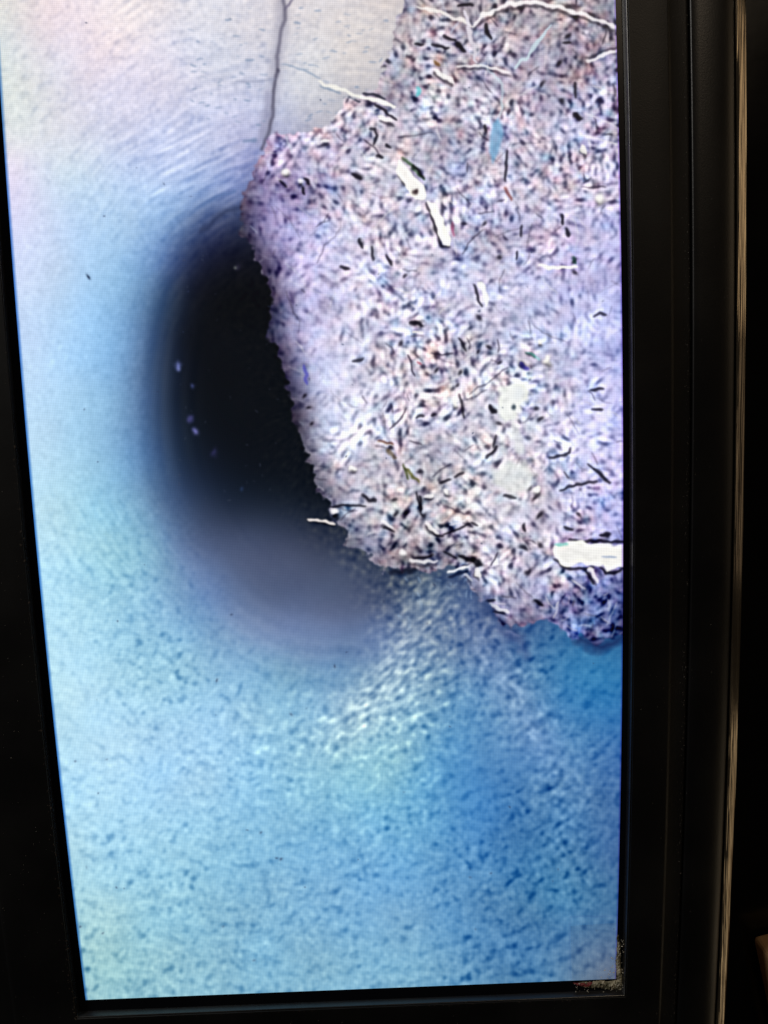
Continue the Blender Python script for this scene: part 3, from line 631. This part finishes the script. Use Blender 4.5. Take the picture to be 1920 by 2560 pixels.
for k in range(120):
    z = rnd.uniform(-10, 175); o = rnd.uniform(2.4, 18); y = -1.16 if o < 8 else (-.53 if o < 11.2 else -.68); sp_.append((xr(z) + o, y, z, rnd.uniform(.3, .8)))
for k in range(150):
    z = rnd.uniform(-6, 120); sp_.append((xl(z) - rnd.uniform(2.4, 16), -1.17, z, rnd.uniform(.3, .9)))
for k in range(60):
    sp_.append((rnd.uniform(-8, 110), -1.17, -rnd.uniform(3.6, 9.5), rnd.uniform(.3, .9)))
flakes('dust_specks', sp_, M_dust, mon, (.025, .07), .02)

# glue left in the lower right corner, a clear film over the corner of the glass
m, nt, b = new_mat('old_glue'); M_glue = m
n1 = nt.nodes.new('ShaderNodeTexNoise'); n1.inputs['Scale'].default_value = 900; n1.inputs['Detail'].default_value = 5
tc = nt.nodes.new('ShaderNodeTexCoord'); nt.links.new(tc.outputs['Object'], n1.inputs['Vector'])
rp = nt.nodes.new('ShaderNodeValToRGB'); rp.color_ramp.elements[0].color = (.08, .075, .04, 1); rp.color_ramp.elements[1].color = (.55, .50, .36, 1)
rp.color_ramp.elements[0].position = .38; rp.color_ramp.elements[1].position = .72
nt.links.new(n1.outputs['Fac'], rp.inputs['Fac']); nt.links.new(rp.outputs['Color'], b.inputs['Base Color']); b.inputs['Roughness'].default_value = .6
V = []; F = []
def glue_sheet(fn, nu, nv):
    base = len(V)
    for i in range(nu + 1):
        for j in range(nv + 1):
            x, z = fn(i/nu, j/nv); e = min(j/nv, 1 - j/nv, i/nu*2, (1 - i/nu)*2)
            V.append((x + rnd.gauss(0, .07), .06 - .5*min(e*3, 1)*rnd.uniform(.3, 1.1), z + rnd.gauss(0, .07)))
    for i in range(nu):
        for j in range(nv):
            p = base + i*(nv+1) + j
            if rnd.random() < .06 and 0 < i < nu-1: continue
            F.append((p, p+1, p+nv+2, p+nv+1))
glue_sheet(lambda s, t: (100.0 + (1.25 - .9*s*s)*t + .15*math.sin(s*9), -2.3 + 11.2*s), 44, 5)
glue_sheet(lambda s, t: (101.2 - 8.2*s, -.35 - (2.1 - 1.1*s)*t + .1*math.sin(s*14)), 34, 6)
glue = link('glue_residue', mesh('glue_residue', V, F, False), M_glue, mon); glue['label'] = 'crusty tan glue residue in the lower right screen corner'
sp_ = [(99.9 - abs(rnd.gauss(0, 1.5)), -.03, abs(rnd.gauss(0, 2.2)), rnd.uniform(.4, 1.6)) for k in range(30)]
sp_ += [(92 + rnd.random()*9, -.4, -.4 - rnd.random()*1.9, rnd.uniform(.4, 1.3)) for k in range(40)]
sp_ += [(100.1 + rnd.random()*1.2, -.4, rnd.uniform(-2.4, 8.5), rnd.uniform(.4, 1.3)) for k in range(45)]
M_crumb = plastic('pale_glue', (.62, .58, .48), .8, .3, 900, .2, .1)
flakes('glue_crumbs', sp_, M_crumb, mon, (.04, .12), .05)
M_red = plastic('red_paint', (.16, .012, .012), .5, .3, 900, .3, .03)
V = []; F = []; glue_sheet(lambda s, t: (92.0 + 3.6*s, -.35 - .75*math.sin(s*3.0)*t - .1), 14, 4)
link('red_smear', mesh('red_smear', [(x, y - .12, z) for x, y, z in V], F, False), M_red, mon)
m, nt, b = new_mat('clear_film'); N = nt.nodes
tr = N.new('ShaderNodeBsdfTransparent'); mx = N.new('ShaderNodeMixShader'); tr.inputs[0].default_value = (.97, .975, .98, 1)
b.inputs['Base Color'].default_value = (.5, .48, .45, 1); b.inputs['Roughness'].default_value = .4; mx.inputs[0].default_value = .05
nt.links.new(tr.outputs[0], mx.inputs[1]); nt.links.new(b.outputs[0], mx.inputs[2]); nt.links.new(mx.outputs[0], N['Material Output'].inputs['Surface'])
me = mesh('clear_film', [(91.6, -.06, .15), (99.9, -.06, .15), (99.9, -.06, 11.4), (91.5, -.06, 11.2), (91.6, -.09, .15), (99.9, -.09, .15), (99.9, -.09, 11.4), (91.5, -.09, 11.2)],
          [(0,1,2,3), (4,7,6,5), (0,4,5,1), (1,5,6,2), (2,6,7,3), (3,7,4,0)], False)
link('clear_film', me, m, mon)

# ------------------------------------------------------------------ what shows beside the monitor
def box(name, x0, x1, y0, y1, z0, z1, mat, bev=.8):
    bm = bmesh.new(); bmesh.ops.create_cube(bm, size=1)
    for w in bm.verts: w.co = Vector(((x0+x1)/2 + w.co.x*(x1-x0), (y0+y1)/2 + w.co.y*(y1-y0), (z0+z1)/2 + w.co.z*(z1-z0)))*MM
    bmesh.ops.bevel(bm, geom=bm.edges[:], offset=bev*MM, segments=3, affect='EDGES', profile=.5)
    me = bpy.data.meshes.new(name); bm.to_mesh(me); bm.free(); return link(name, me, mat)
M_panel = plastic('glossy_black_panel', (.003, .003, .0035), .2, .05, 700, .3, .001)
pn = box('black_panel', 60, 330, 13, 18, -120, 300, M_panel)
pn['label'] = 'glossy black panel beyond the right edge of the monitor'; pn['category'] = 'panel'
sp_ = [(rnd.uniform(133, 146), 12.98, rnd.uniform(-8, 175) if k % 4 else rnd.uniform(2, 45), rnd.uniform(.4, 1.2)) for k in range(90)]
flakes('dust_specks', sp_, M_dust, pn, (.025, .07), .02)
M_reflection = plastic('brown_reflection', (.40, .235, .11), .8, .5, 1200, .2, .03)  # colour of the brown reflection, put on a solid board
bx_ = box('reflection_board', 0, 60, -6, 0, -70, 0, M_reflection, 1.0)  # added board in place of a brown reflection in the black panel
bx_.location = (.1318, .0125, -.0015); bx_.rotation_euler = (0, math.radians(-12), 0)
bx_['label'] = 'plain brown board standing in for a reflection in the lower right corner'; bx_['category'] = 'board'
